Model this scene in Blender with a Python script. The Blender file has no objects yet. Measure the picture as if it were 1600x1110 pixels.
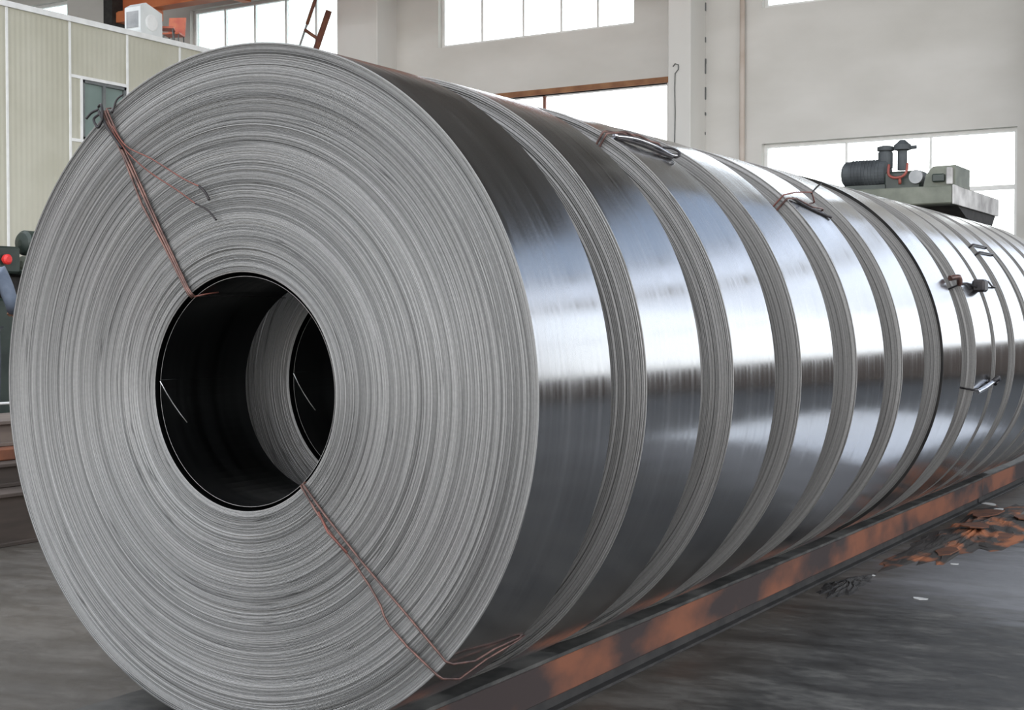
import bpy, math, random
import numpy as np
from mathutils import Vector, Matrix
random.seed(7); rng = np.random.default_rng(7)
PI = math.pi
scene = bpy.context.scene
COL = scene.collection

# ------------------------------------------------------------------ camera
cam_d = bpy.data.cameras.new('camera'); cam = bpy.data.objects.new('camera', cam_d); COL.objects.link(cam)
cam.location = (0, 0, 1.392)
cam.rotation_euler = (math.radians(90 - 1.376), 0, math.radians(31.273))
cam_d.sensor_width = 36; cam_d.lens = 36 * 2171.7 / 1600
cam_d.clip_start = 0.05; cam_d.clip_end = 400
scene.camera = cam
scene.view_settings.view_transform = 'Standard'; scene.view_settings.look = 'None'
scene.view_settings.gamma = 1; scene.view_settings.use_curve_mapping = False
scene.view_settings.exposure = 0.0
scene.cycles.use_denoising = True
scene.cycles.max_bounces = 8; scene.cycles.diffuse_bounces = 4; scene.cycles.glossy_bounces = 5
scene.cycles.transparent_max_bounces = 12
scene.cycles.sample_clamp_indirect = 12

# ------------------------------------------------------------------ hazy sky
world = bpy.data.worlds.new('hazy_sky'); scene.world = world; world.use_nodes = True
wn = world.node_tree.nodes; wl = world.node_tree.links
bg = wn['Background']
tc = wn.new('ShaderNodeTexCoord'); sx = wn.new('ShaderNodeSeparateXYZ'); cr = wn.new('ShaderNodeValToRGB')
wl.new(tc.outputs['Generated'], sx.inputs[0]); wl.new(sx.outputs['Z'], cr.inputs[0]); wl.new(cr.outputs[0], bg.inputs[0])
e = cr.color_ramp.elements
e[0].position = 0.0; e[0].color = (1, .97, .915, 1)
e[1].position = 0.28; e[1].color = (.88, .92, 1, 1)
x = cr.color_ramp.elements.new(0.42); x.color = (.60, .67, .80, 1)
x = cr.color_ramp.elements.new(1.0); x.color = (.64, .66, .70, 1)
bg.inputs[1].default_value = 6.0

# portals in the openings of the hall guide the daylight
def portal(loc, rot, sx_, sy_):
    l = bpy.data.lights.new('daylight_portal', 'AREA'); l.shape = 'RECTANGLE'; l.size = sx_; l.size_y = sy_
    l.cycles.is_portal = True
    o = bpy.data.objects.new('daylight_portal', l); COL.objects.link(o); o.location = loc; o.rotation_euler = rot
BACK = 22.0
portal((3.65, BACK + .3, 6.1), (-PI/2, 0, 0), 12.4, 9.2)
portal((-9.5, -10.1, 4.1), (PI/2, 0, 0), 38, 8.2)
portal((10.95, 5, 4.9), (0, PI/2, 0), 6.6, 28)
for y in (-6.5, -1.5, 3.5, 8.5): portal((-9, y, 11.2), (0, 0, 0), 36, 2.4)

# ------------------------------------------------------------------ materials
def new_mat(name):
    m = bpy.data.materials.new(name); m.use_nodes = True
    nt = m.node_tree; return m, nt.nodes, nt.links, nt.nodes['Principled BSDF']
def simple(name, c1, c2=None, rough=.6, metal=0., scale=6., bump=.0, stretch=(1, 1, 1), detail=5, lo=.35, hi=.65, r2=None):
    m, n, l, b = new_mat(name)
    b.inputs['Roughness'].default_value = rough; b.inputs['Metallic'].default_value = metal
    c2 = c2 or c1
    t = n.new('ShaderNodeTexCoord'); mp = n.new('ShaderNodeMapping'); mp.inputs['Scale'].default_value = stretch
    no = n.new('ShaderNodeTexNoise'); no.inputs['Scale'].default_value = scale; no.inputs['Detail'].default_value = detail
    r = n.new('ShaderNodeValToRGB'); r.color_ramp.elements[0].position = lo; r.color_ramp.elements[1].position = hi
    r.color_ramp.elements[0].color = (*c1, 1); r.color_ramp.elements[1].color = (*c2, 1)
    l.new(t.outputs['Object'], mp.inputs[0]); l.new(mp.outputs[0], no.inputs['Vector'])
    l.new(no.outputs[0], r.inputs[0]); l.new(r.outputs[0], b.inputs['Base Color'])
    if bump:
        bp = n.new('ShaderNodeBump'); bp.inputs['Strength'].default_value = bump; bp.inputs['Distance'].default_value = .01
        l.new(no.outputs[0], bp.inputs['Height']); l.new(bp.outputs[0], b.inputs['Normal'])
    if r2 is not None:
        mr = n.new('ShaderNodeMapRange'); mr.inputs[3].default_value = rough; mr.inputs[4].default_value = r2
        mr.inputs[1].default_value = .35; mr.inputs[2].default_value = .65
        l.new(no.outputs[0], mr.inputs[0]); l.new(mr.outputs[0], b.inputs['Roughness'])
    return m
def math_node(n, l, op, a, b_=None):
    k = n.new('ShaderNodeMath'); k.operation = op
    for i, v in enumerate((a, b_)):
        if v is None: continue
        if isinstance(v, (int, float)): k.inputs[i].default_value = v
        else: l.new(v, k.inputs[i])
    return k.outputs[0]

def steel_strip(name, base, r_lo, r_hi):
    """bright rolled strip: fine scratches that run round the coil"""
    m, n, l, b = new_mat(name); b.inputs['Metallic'].default_value = 1
    t = n.new('ShaderNodeTexCoord')
    def noise(stretch, scale, detail=4):
        mp = n.new('ShaderNodeMapping'); mp.inputs['Scale'].default_value = stretch
        no = n.new('ShaderNodeTexNoise'); no.inputs['Scale'].default_value = scale; no.inputs['Detail'].default_value = detail
        l.new(t.outputs['Object'], mp.inputs[0]); l.new(mp.outputs[0], no.inputs['Vector']); return no.outputs[0]
    a = noise((.5, 22, .5), 1.6, 5); c = noise((2.0, 5, 2.0), 1.3, 3)
    s = math_node(n, l, 'ADD', math_node(n, l, 'MULTIPLY', a, .65), math_node(n, l, 'MULTIPLY', c, .35))
    mr = n.new('ShaderNodeMapRange'); mr.inputs[1].default_value = .36; mr.inputs[2].default_value = .64
    mr.inputs[3].default_value = r_lo; mr.inputs[4].default_value = r_hi
    l.new(s, mr.inputs[0]); l.new(mr.outputs[0], b.inputs['Roughness'])
    r = n.new('ShaderNodeValToRGB'); r.color_ramp.elements[0].position = .35; r.color_ramp.elements[1].position = .65
    r.color_ramp.elements[0].color = (*[v * .86 for v in base], 1); r.color_ramp.elements[1].color = (*base, 1)
    l.new(s, r.inputs[0]); l.new(r.outputs[0], b.inputs['Base Color'])
    bp = n.new('ShaderNodeBump'); bp.inputs['Strength'].default_value = .06; bp.inputs['Distance'].default_value = .003
    l.new(a, bp.inputs['Height']); l.new(bp.outputs[0], b.inputs['Normal'])
    return m

def layered_edge(name, c_dark, c_light, lines=True):
    """cut edges of the strip: concentric bands of slightly different grey"""
    m, n, l, b = new_mat(name)
    b.inputs['Metallic'].default_value = .45; b.inputs['Roughness'].default_value = .5
    t = n.new('ShaderNodeTexCoord'); s = n.new('ShaderNodeSeparateXYZ'); l.new(t.outputs['Object'], s.inputs[0])
    X, Z = s.outputs['X'], s.outputs['Z']
    r = math_node(n, l, 'SQRT', math_node(n, l, 'ADD', math_node(n, l, 'MULTIPLY', X, X), math_node(n, l, 'MULTIPLY', Z, Z)))
    cx = math_node(n, l, 'DIVIDE', X, r); cz = math_node(n, l, 'DIVIDE', Z, r)
    def ring(fr, fa, detail=2, off=0.):
        c = n.new('ShaderNodeCombineXYZ')
        l.new(math_node(n, l, 'MULTIPLY', cx, fa), c.inputs[0]); l.new(math_node(n, l, 'MULTIPLY', cz, fa), c.inputs[1])
        l.new(math_node(n, l, 'ADD', math_node(n, l, 'MULTIPLY', r, fr), off), c.inputs[2])
        no = n.new('ShaderNodeTexNoise'); no.inputs['Scale'].default_value = 1; no.inputs['Detail'].default_value = detail
        l.new(c.outputs[0], no.inputs['Vector']); return no.outputs[0]
    fine = ring(230, .22, 1); mid = ring(70, .3, 2, 7.); broad = ring(11, .4, 2, 3.)
    h = math_node(n, l, 'ADD', math_node(n, l, 'MULTIPLY', fine, .58), math_node(n, l, 'ADD', math_node(n, l, 'MULTIPLY', mid, .27), math_node(n, l, 'MULTIPLY', broad, .15)))
    rp = n.new('ShaderNodeValToRGB'); rp.color_ramp.elements[0].position = .40; rp.color_ramp.elements[1].position = .60
    rp.color_ramp.elements[0].color = (*c_dark, 1); rp.color_ramp.elements[1].color = (*c_light, 1)
    l.new(h, rp.inputs[0])
    col = rp.outputs[0]
    if lines:                                # a few open gaps between wraps read as dark thin arcs
        g = ring(48, .55, 1, 21.)
        d = math_node(n, l, 'ABSOLUTE', math_node(n, l, 'SUBTRACT', g, .63))
        k = n.new('ShaderNodeMapRange'); k.inputs[1].default_value = 0.; k.inputs[2].default_value = .016
        k.inputs[3].default_value = .42; k.inputs[4].default_value = 1.
        l.new(d, k.inputs[0])
        mx = n.new('ShaderNodeMixRGB'); mx.blend_type = 'MULTIPLY'; mx.inputs[0].default_value = 1
        l.new(col, mx.inputs[1]); l.new(k.outputs[0], mx.inputs[2]); col = mx.outputs[0]
    # scattered specks of oil on the edges
    no = n.new('ShaderNodeTexNoise'); no.inputs['Scale'].default_value = 90; no.inputs['Detail'].default_value = 3
    l.new(t.outputs['Object'], no.inputs['Vector'])
    k2 = n.new('ShaderNodeMapRange'); k2.inputs[1].default_value = .35; k2.inputs[2].default_value = .6; k2.inputs[3].default_value = .93; k2.inputs[4].default_value = 1.03
    l.new(no.outputs[0], k2.inputs[0])
    mx2 = n.new('ShaderNodeMixRGB'); mx2.blend_type = 'MULTIPLY'; mx2.inputs[0].default_value = 1
    l.new(col, mx2.inputs[1]); l.new(k2.outputs[0], mx2.inputs[2]); l.new(mx2.outputs[0], b.inputs['Base Color'])
    bp = n.new('ShaderNodeBump'); bp.inputs['Strength'].default_value = .3; bp.inputs['Distance'].default_value = .0008
    l.new(fine, bp.inputs['Height']); l.new(bp.outputs[0], b.inputs['Normal'])
    return m

M = {}
M['strip'] = steel_strip('rolled_steel_strip', (.49, .49, .495), .12, .22)
M['bore'] = steel_strip('strip_shaded_in_bore', (.05, .052, .052), .28, .42)  # same strip steel, darkened to carry the gloom inside the bore
M['edges'] = layered_edge('strip_edges', (.098, .097, .093), (.245, .242, .232))
M['edges_far'] = layered_edge('strip_edges_plain', (.19, .184, .174), (.265, .257, .245))
M['cut'] = simple('bright_cut_edge', (.7, .7, .7), (.55, .55, .55), rough=.35, metal=.6, scale=30)
M['wire'] = simple('brown_tie_wire', (.055, .03, .025), (.15, .075, .058), rough=.38, metal=.35, scale=25)
M['wire_red'] = simple('rusty_red_wire', (.17, .055, .038), (.12, .045, .035), rough=.55, metal=.2, scale=25)
M['wire_dark'] = simple('dark_wire', (.012, .011, .012), (.035, .03, .03), rough=.45, metal=.5, scale=25)
M['clip'] = simple('bright_clip', (.6, .6, .62), (.4, .4, .42), rough=.25, metal=1, scale=20)
M['plaster'] = simple('grey_white_plaster', (.565, .55, .515), (.665, .65, .62), rough=.85, scale=.55, bump=.15, stretch=(1, 1, 2.2), detail=8, lo=.3, hi=.7)
M['plaster_in'] = simple('pale_plaster', (.60, .59, .56), (.69, .68, .655), rough=.85, scale=.8, detail=8, stretch=(1, 1, .4), lo=.3, hi=.7)
M['roof'] = simple('dark_roof_sheet', (.21, .19, .17), (.26, .235, .215), rough=.7, scale=2)
M['white_paint'] = simple('white_painted_frame', (.78, .78, .76), (.7, .7, .68), rough=.4, scale=8)
M['dark_frame'] = simple('dark_window_frame', (.10, .11, .11), (.15, .16, .155), rough=.45, scale=8)
M['rust_beam'] = simple('rusted_girder_paint', (.024, .014, .012), (.165, .055, .024), rough=.75, scale=2.7, bump=.3, stretch=(1, .55, 1), detail=9, lo=.46, hi=.62)
M['beam_top'] = simple('dusty_dark_steel', (.018, .018, .016), (.065, .062, .055), rough=.7, scale=9, bump=.3, detail=7)
M['dark_gap'] = simple('grimy_steel_and_gap_shade', (.012, .011, .01), (.03, .027, .024), rough=.8, scale=9)  # grimy steel; also blackens beam feet and the wrap gap for shade
M['crane'] = simple('orange_red_crane_paint', (.42, .10, .035), (.55, .17, .06), rough=.5, scale=1.5, detail=5)
M['ladder'] = simple('rust_brown_ladder', (.13, .05, .04), (.22, .09, .05), rough=.7, scale=7)
M['ladder_grey'] = simple('grey_thin_bar', (.25, .26, .26), (.35, .35, .35), rough=.6, scale=7)
M['seat'] = simple('red_orange_plastic', (.42, .075, .04), (.52, .14, .06), rough=.45, scale=5)
M['ac'] = simple('white_sheet_box', (.70, .72, .70), (.6, .62, .61), rough=.5, scale=3)
M['green'] = simple('grey_green_paint', (.10, .11, .085), (.16, .17, .135), rough=.6, scale=5)
M['green_dark'] = simple('dark_green_paint', (.014, .022, .018), (.03, .042, .034), rough=.45, scale=5)
M['motor'] = simple('dark_blue_grey_motor', (.03, .035, .038), (.06, .068, .072), rough=.7, scale=6)
M['hose'] = simple('red_hose', (.20, .04, .028), (.26, .06, .04), rough=.5, scale=6)
M['concrete_side'] = simple('weathered_grey_plate', (.30, .29, .28), (.62, .61, .59), rough=.75, scale=4, detail=7)
M['pipe'] = simple('brownish_pipe', (.45, .37, .31), (.56, .5, .45), rough=.7, scale=1.5)
M['rust_lintel'] = simple('rusty_angle_iron', (.20, .085, .04), (.34, .17, .08), rough=.75, scale=3)
M['red_knob'] = simple('red_plastic', (.6, .03, .03), (.7, .05, .04), rough=.35, scale=5)
M['cloth'] = simple('blue_grey_work_shirt', (.10, .125, .17), (.15, .18, .23), rough=.9, scale=9, bump=.4)
M['trouser'] = simple('dark_trousers', (.03, .035, .045), (.05, .055, .07), rough=.9, scale=9)
M['skin'] = simple('skin', (.42, .22, .14), (.48, .26, .17), rough=.6, scale=6)
M['hair'] = simple('black_hair', (.012, .01, .009), (.02, .017, .015), rough=.6, scale=30)
M['brown_bar'] = simple('brown_stacked_steel', (.045, .035, .028), (.10, .075, .06), rough=.7, scale=3, stretch=(1, .3, 2), detail=6)
M['plank'] = simple('grey_brown_plank', (.11, .085, .07), (.17, .135, .11), rough=.8, scale=4, stretch=(1, .2, 2), detail=6)
M['orange_bar'] = simple('orange_rust_bar', (.14, .055, .03), (.26, .09, .04), rough=.75, scale=4)
M['rust_heap'] = simple('rust_and_dirt', (.028, .024, .02), (.24, .08, .028), rough=.9, scale=4.5, bump=1.0, stretch=(1, .6, 1), detail=8, lo=.5, hi=.6)
M['flake'] = simple('rust_flake', (.14, .052, .022), (.07, .03, .018), rough=.85, scale=12)
M['paper'] = simple('pale_scrap', (.55, .55, .53), (.42, .42, .4), rough=.7, scale=10)
M['outside'] = simple('outside_concrete_yard', (.34, .33, .31), (.42, .41, .39), rough=.9, scale=.3)

def panel_mat():
    m, n, l, b = new_mat('cream_sandwich_panel'); b.inputs['Roughness'].default_value = .45
    t = n.new('ShaderNodeTexCoord'); s = n.new('ShaderNodeSeparateXYZ'); l.new(t.outputs['Object'], s.inputs[0])
    w = math_node(n, l, 'SINE', math_node(n, l, 'MULTIPLY', s.outputs['Y'], 2 * PI / .0805))
    no = n.new('ShaderNodeTexNoise'); no.inputs['Scale'].default_value = 1.3; no.inputs['Detail'].default_value = 4
    l.new(t.outputs['Object'], no.inputs['Vector'])
    r = n.new('ShaderNodeValToRGB'); r.color_ramp.elements[0].color = (.42, .405, .32, 1); r.color_ramp.elements[1].color = (.48, .465, .38, 1)
    r.color_ramp.elements[0].position = .35; r.color_ramp.elements[1].position = .65
    l.new(no.outputs[0], r.inputs[0]); l.new(r.outputs[0], b.inputs['Base Color'])
    bp = n.new('ShaderNodeBump'); bp.inputs['Strength'].default_value = .5; bp.inputs['Distance'].default_value = .004
    l.new(w, bp.inputs['Height']); l.new(bp.outputs[0], b.inputs['Normal'])
    return m
M['panel'] = panel_mat()

def glass_mat(name, tint, opacity, gl_rough=.03):
    m = bpy.data.materials.new(name); m.use_nodes = True; n = m.node_tree.nodes; l = m.node_tree.links
    out = n['Material Output']; n.remove(n['Principled BSDF'])
    tr = n.new('ShaderNodeBsdfTransparent'); tr.inputs[0].default_value = (*tint, 1)
    gl = n.new('ShaderNodeBsdfGlossy'); gl.inputs['Roughness'].default_value = gl_rough; gl.inputs[0].default_value = (.9, .95, .93, 1)
    fr = n.new('ShaderNodeLayerWeight'); fr.inputs[0].default_value = .35
    mr = n.new('ShaderNodeMapRange'); mr.inputs[3].default_value = opacity; mr.inputs[4].default_value = .8
    mx = n.new('ShaderNodeMixShader'); l.new(fr.outputs['Fresnel'], mr.inputs[0]); l.new(mr.outputs[0], mx.inputs[0])
    l.new(tr.outputs[0], mx.inputs[1]); l.new(gl.outputs[0], mx.inputs[2]); l.new(mx.outputs[0], out.inputs[0])
    return m
M['glass'] = glass_mat('window_glass', (.95, .97, .97), .04)
M['glass_dusty'] = glass_mat('dusty_window_glass', (.58, .60, .63), .05)
M['glass_blue'] = glass_mat('blue_tinted_glass', (.40, .43, .465), .05)
M['glass_green'] = simple('greenish_office_glass', (.16, .21, .19), (.20, .26, .24), rough=.12, scale=1.5)

def floor_mat():
    m, n, l, b = new_mat('dirty_concrete_floor')
    t = n.new('ShaderNodeTexCoord')
    def noise(stretch, scale, detail=6, rot=0):
        mp = n.new('ShaderNodeMapping'); mp.inputs['Scale'].default_value = stretch; mp.inputs['Rotation'].default_value = (0, 0, rot)
        no = n.new('ShaderNodeTexNoise'); no.inputs['Scale'].default_value = scale; no.inputs['Detail'].default_value = detail; no.inputs['Roughness'].default_value = .6
        l.new(t.outputs['Object'], mp.inputs[0]); l.new(mp.outputs[0], no.inputs['Vector']); return no.outputs[0]
    a = noise((1, 1, 1), .8); s = noise((1.0, 2.3, 1), 2.6, 10, math.radians(-31)); f = noise((1, 1.5, 1), 14, 8, math.radians(-31))
    h = math_node(n, l, 'ADD', math_node(n, l, 'MULTIPLY', a, .35), math_node(n, l, 'ADD', math_node(n, l, 'MULTIPLY', s, .4), math_node(n, l, 'MULTIPLY', f, .25)))
    r = n.new('ShaderNodeValToRGB'); el = r.color_ramp.elements
    el[0].position = .41; el[0].color = (.014, .0135, .0125, 1); el[1].position = .60; el[1].color = (.085, .082, .074, 1)
    k = el.new(.5); k.color = (.034, .033, .030, 1)
    l.new(h, r.inputs[0])
    # rust dust tracked along the girder edge
    sp = n.new('ShaderNodeSeparateXYZ'); l.new(t.outputs['Object'], sp.inputs[0])
    d = n.new('ShaderNodeMapRange'); d.inputs[1].default_value = -2.40; d.inputs[2].default_value = -1.9; d.inputs[3].default_value = .55; d.inputs[4].default_value = 0.
    l.new(sp.outputs['X'], d.inputs[0])
    d2 = math_node(n, l, 'MULTIPLY', d.outputs[0], math_node(n, l, 'MULTIPLY', a, 1.3))
    mx = n.new('ShaderNodeMixRGB'); l.new(d2, mx.inputs[0]); l.new(r.outputs[0], mx.inputs[1]); mx.inputs[2].default_value = (.12, .098, .072, 1)
    # floor sheen painted in as a paler patch beside the debris
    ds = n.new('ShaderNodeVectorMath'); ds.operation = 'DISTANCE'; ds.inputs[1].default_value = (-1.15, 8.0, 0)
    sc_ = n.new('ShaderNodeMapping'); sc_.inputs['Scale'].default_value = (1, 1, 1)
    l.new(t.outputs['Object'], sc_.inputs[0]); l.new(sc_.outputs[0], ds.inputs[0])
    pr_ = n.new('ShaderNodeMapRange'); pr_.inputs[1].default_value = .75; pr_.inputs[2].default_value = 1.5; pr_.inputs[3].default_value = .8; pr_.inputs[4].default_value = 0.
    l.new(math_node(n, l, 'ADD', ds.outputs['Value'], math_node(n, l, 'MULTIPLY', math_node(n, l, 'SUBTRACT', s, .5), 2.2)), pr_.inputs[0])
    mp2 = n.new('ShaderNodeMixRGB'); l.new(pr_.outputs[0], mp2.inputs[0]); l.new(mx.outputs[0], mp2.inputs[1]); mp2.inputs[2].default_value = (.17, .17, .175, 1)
    l.new(mp2.outputs[0], b.inputs['Base Color'])
    mr = n.new('ShaderNodeMapRange'); mr.inputs[1].default_value = .4; mr.inputs[2].default_value = .6; mr.inputs[3].default_value = .50; mr.inputs[4].default_value = .75
    l.new(s, mr.inputs[0]); l.new(mr.outputs[0], b.inputs['Roughness'])
    bp = n.new('ShaderNodeBump'); bp.inputs['Strength'].default_value = .25; bp.inputs['Distance'].default_value = .006
    l.new(f, bp.inputs['Height']); l.new(bp.outputs[0], b.inputs['Normal'])
    return m
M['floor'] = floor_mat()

# ------------------------------------------------------------------ object helpers
def tag(o, label=None, cat=None, group=None, kind=None):
    if label: o['label'] = label
    if cat: o['category'] = cat
    if group: o['group'] = group
    if kind: o['kind'] = kind
    return o
def empty(name, loc, label, cat, group=None, kind=None, rz=0):
    o = bpy.data.objects.new(name, None); COL.objects.link(o); o.location = loc; o.rotation_euler = (0, 0, rz)
    o.empty_display_size = .1
    return tag(o, label, cat, group, kind)
def link(name, me, mat, parent=None, loc=None):
    if mat is not None and not me.materials: me.materials.append(mat)
    o = bpy.data.objects.new(name, me); COL.objects.link(o)
    if parent is not None: o.parent = parent
    if loc is not None: o.location = loc
    return o

class MB:
    def __init__(self): self.v = []; self.f = []; self.smooth = []
    def add(self, vs, fs, smooth=False):
        k = len(self.v); self.v += [tuple(p) for p in vs]
        self.f += [tuple(i + k for i in q) for q in fs]; self.smooth += [smooth] * len(fs); return self
    def box(self, x0, x1, y0, y1, z0, z1):
        vs = [(x, y, z) for x in (x0, x1) for y in (y0, y1) for z in (z0, z1)]
        return self.add(vs, [(0, 1, 3, 2), (4, 6, 7, 5), (0, 4, 5, 1), (2, 3, 7, 6), (0, 2, 6, 4), (1, 5, 7, 3)])
    def bevbox(self, x0, x1, y0, y1, z0, z1, c=.01):
        """box whose twelve edges are chamfered"""
        import itertools
        vs = []; idx = {}
        for sx_, sy_, sz_ in itertools.product((0, 1), repeat=3):
            P = [(x0, x1)[sx_], (y0, y1)[sy_], (z0, z1)[sz_]]; S = [1 if s == 0 else -1 for s in (sx_, sy_, sz_)]
            for ax in range(3):
                q = list(P)
                for k in range(3):
                    if k != ax: q[k] += S[k] * c
                idx[(sx_, sy_, sz_, ax)] = len(vs); vs.append(tuple(q))
        fs = []
        for ax in range(3):
            o_ = [k for k in range(3) if k != ax]
            for s in (0, 1):
                ring = []
                for a_, b_ in ((0, 0), (1, 0), (1, 1), (0, 1)):
                    key = [0, 0, 0]; key[ax] = s; key[o_[0]] = a_; key[o_[1]] = b_
                    ring.append(idx[(*key, ax)])
                fs.append(tuple(ring))
            for a_, b_ in itertools.product((0, 1), repeat=2):
                k0 = [0, 0, 0]; k0[o_[0]] = a_; k0[o_[1]] = b_; k1 = list(k0); k1[ax] = 1
                fs.append((idx[(*k0, o_[0])], idx[(*k1, o_[0])], idx[(*k1, o_[1])], idx[(*k0, o_[1])]))
        for s in itertools.product((0, 1), repeat=3): fs.append(tuple(idx[(*s, ax)] for ax in range(3)))
        return self.add(vs, fs)
    def prism(self, poly, axis, a, b):
        """polygon (two coordinates) extruded from a to b along the named axis"""
        def P(p, t): return {'X': (t, p[0], p[1]), 'Y': (p[0], t, p[1]), 'Z': (p[0], p[1], t)}[axis]
        n = len(poly); vs = [P(p, a) for p in poly] + [P(p, b) for p in poly]
        fs = [tuple(range(n)), tuple(range(2 * n - 1, n - 1, -1))] + [(i, (i + 1) % n, n + (i + 1) % n, n + i) for i in range(n)]
        return self.add(vs, fs)
    def tube(self, pts, r, seg=8, smooth=True, caps=True):
        pts = [Vector(p) for p in pts]; n = len(pts); vs = []; prev = None
        for i, p in enumerate(pts):
            t = (pts[min(i + 1, n - 1)] - pts[max(i - 1, 0)]).normalized()
            if prev is None:
                u = t.cross(Vector((0, 0, 1)));
                if u.length < .1: u = t.cross(Vector((1, 0, 0)))
                u.normalize()
            else:
                u = (prev - t * prev.dot(t)).normalized()
            prev = u; w = t.cross(u); rr = r[i] if isinstance(r, (list, tuple)) else r
            for k in range(seg):
                a = 2 * PI * k / seg; vs.append(tuple(p + (u * math.cos(a) + w * math.sin(a)) * rr))
        fs = [(i * seg + k, i * seg + (k + 1) % seg, (i + 1) * seg + (k + 1) % seg, (i + 1) * seg + k) for i in range(n - 1) for k in range(seg)]
        k0 = len(self.v); self.add(vs, fs, smooth)
        if caps:
            self.f += [tuple(k0 + k for k in range(seg - 1, -1, -1)), tuple(k0 + (n - 1) * seg + k for k in range(seg))]; self.smooth += [False, False]
        return self
    def lathe(self, prof, axis, c, seg=24):
        """profile (radius, height) turned about an axis through c"""
        vs = []; m = len(prof)
        for r, h in prof:
            for k in range(seg):
                a = 2 * PI * k / seg; u, w = r * math.cos(a), r * math.sin(a)
                vs.append({'X': (c[0] + h, c[1] + u, c[2] + w), 'Y': (c[0] + u, c[1] + h, c[2] + w), 'Z': (c[0] + u, c[1] + w, c[2] + h)}[axis])
        fs = [(i * seg + k, i * seg + (k + 1) % seg, (i + 1) * seg + (k + 1) % seg, (i + 1) * seg + k) for i in range(m - 1) for k in range(seg)]
        fs += [tuple(range(seg - 1, -1, -1)), tuple((m - 1) * seg + k for k in range(seg))]
        return self.add(vs, fs)
    def build(self, name, mat, parent=None, loc=None, fix=True):
        me = bpy.data.meshes.new(name); me.from_pydata(self.v, [], self.f)
        me.polygons.foreach_set('use_smooth', self.smooth)
        if fix:
            import bmesh
            bm = bmesh.new(); bm.from_mesh(me); bmesh.ops.recalc_face_normals(bm, faces=bm.faces); bm.to_mesh(me); bm.free()
        me.update(); return link(name, me, mat, parent, loc)

def struct(name, mb, mat, label, cat):
    return tag(mb.build(name, mat), label, cat, None, 'structure')

# ------------------------------------------------------------------ hall shell
ROOF = 11.0
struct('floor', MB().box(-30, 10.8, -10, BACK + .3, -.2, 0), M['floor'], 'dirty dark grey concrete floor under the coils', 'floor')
roof = MB(); ys = [-10.3]
for y in (-6.5, -1.5, 3.5, 8.5): roof.box(-30.3, 11.1, ys[-1], y - 1.2, ROOF, ROOF + .25).box(-30.3, -27, y - 1.2, y + 1.2, ROOF, ROOF + .25).box(9, 11.1, y - 1.2, y + 1.2, ROOF, ROOF + .25); ys.append(y + 1.2)  # unseen roof strips left open to add fill daylight
roof.box(-30.3, 11.1, ys[-1], BACK + .6, ROOF, ROOF + .25)
struct('ceiling', roof, M['roof'], 'dark sheet roof high over the hall', 'ceiling')

def holed_wall(u0, u1, z0, z1, holes):
    us = sorted({u0, u1, *[h[0] for h in holes], *[h[1] for h in holes]}); zs = sorted({z0, z1, *[h[2] for h in holes], *[h[3] for h in holes]})
    cells = []
    for i in range(len(us) - 1):
        run = None
        for j in range(len(zs) - 1):
            cu, cz = (us[i] + us[i+1]) / 2, (zs[j] + zs[j+1]) / 2
            inside = any(h[0] < cu < h[1] and h[2] < cz < h[3] for h in holes)
            if inside:
                if run: cells.append((us[i], us[i+1], *run)); run = None
            else: run = (run[0], zs[j+1]) if run else (zs[j], zs[j+1])
        if run: cells.append((us[i], us[i+1], *run))
    return cells
W_UP = [(-29.5, -25.24, 6.6, 8.75), (-21.43, -17.3, 6.6, 8.06), (-15.0, -10.87, 6.6, 8.06), (-8.5, -4.42, 6.6, 8.06)]
DOOR = (-15.2, -10.23, 0, 5.52)
W_LOW = (-8.5, -4.42, 1.2, 4.35)
W_BIG = [(-2.6, 9.9, 1.55, 6.35), (-2.6, 9.9, 6.75, 8.1), (-2.6, 9.9, 8.25, 10.7)]
mb = MB()
for u0, u1, z0, z1 in holed_wall(-30.3, 11.1, 0, ROOF, W_UP + [DOOR, W_LOW] + W_BIG): mb.box(u0, u1, BACK, BACK + .28, z0, z1)
struct('wall_back', mb, M['plaster'], 'pale grey plastered back wall with big window openings', 'wall')
mb = MB()
for u0, u1, z0, z1 in holed_wall(-10, BACK + .3, 0, ROOF, [(-9, 19, 1.6, 8.2)]): mb.box(10.8, 11.1, u0, u1, z0, z1)  # unseen opening enlarged to let more side daylight in
struct('wall_right', mb, M['plaster'], 'plastered right side wall with one long opening enlarged for daylight', 'wall')
struct('wall_left', MB().box(-30.3, -30, -10, BACK, 0, ROOF), M['plaster'], 'plastered left side wall beyond the panel room', 'wall')
mb = MB()
for u0, u1, z0, z1 in holed_wall(-30.3, 11.1, 0, ROOF, [(-28.5, 9.5, 0, 8.2)]): mb.box(u0, u1, -10.3, -10, z0, z1)  # unseen opening widened to put more daylight into the hall
struct('wall_front', mb, M['plaster'], 'plastered wall behind the camera with a wide opening enlarged for daylight', 'wall')
tag(MB().box(-90, 90, -70, 120, -.35, -.21).build('yard_ground', M['outside']), 'pale concrete yard outside the hall', 'ground', None, 'structure')

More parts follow.
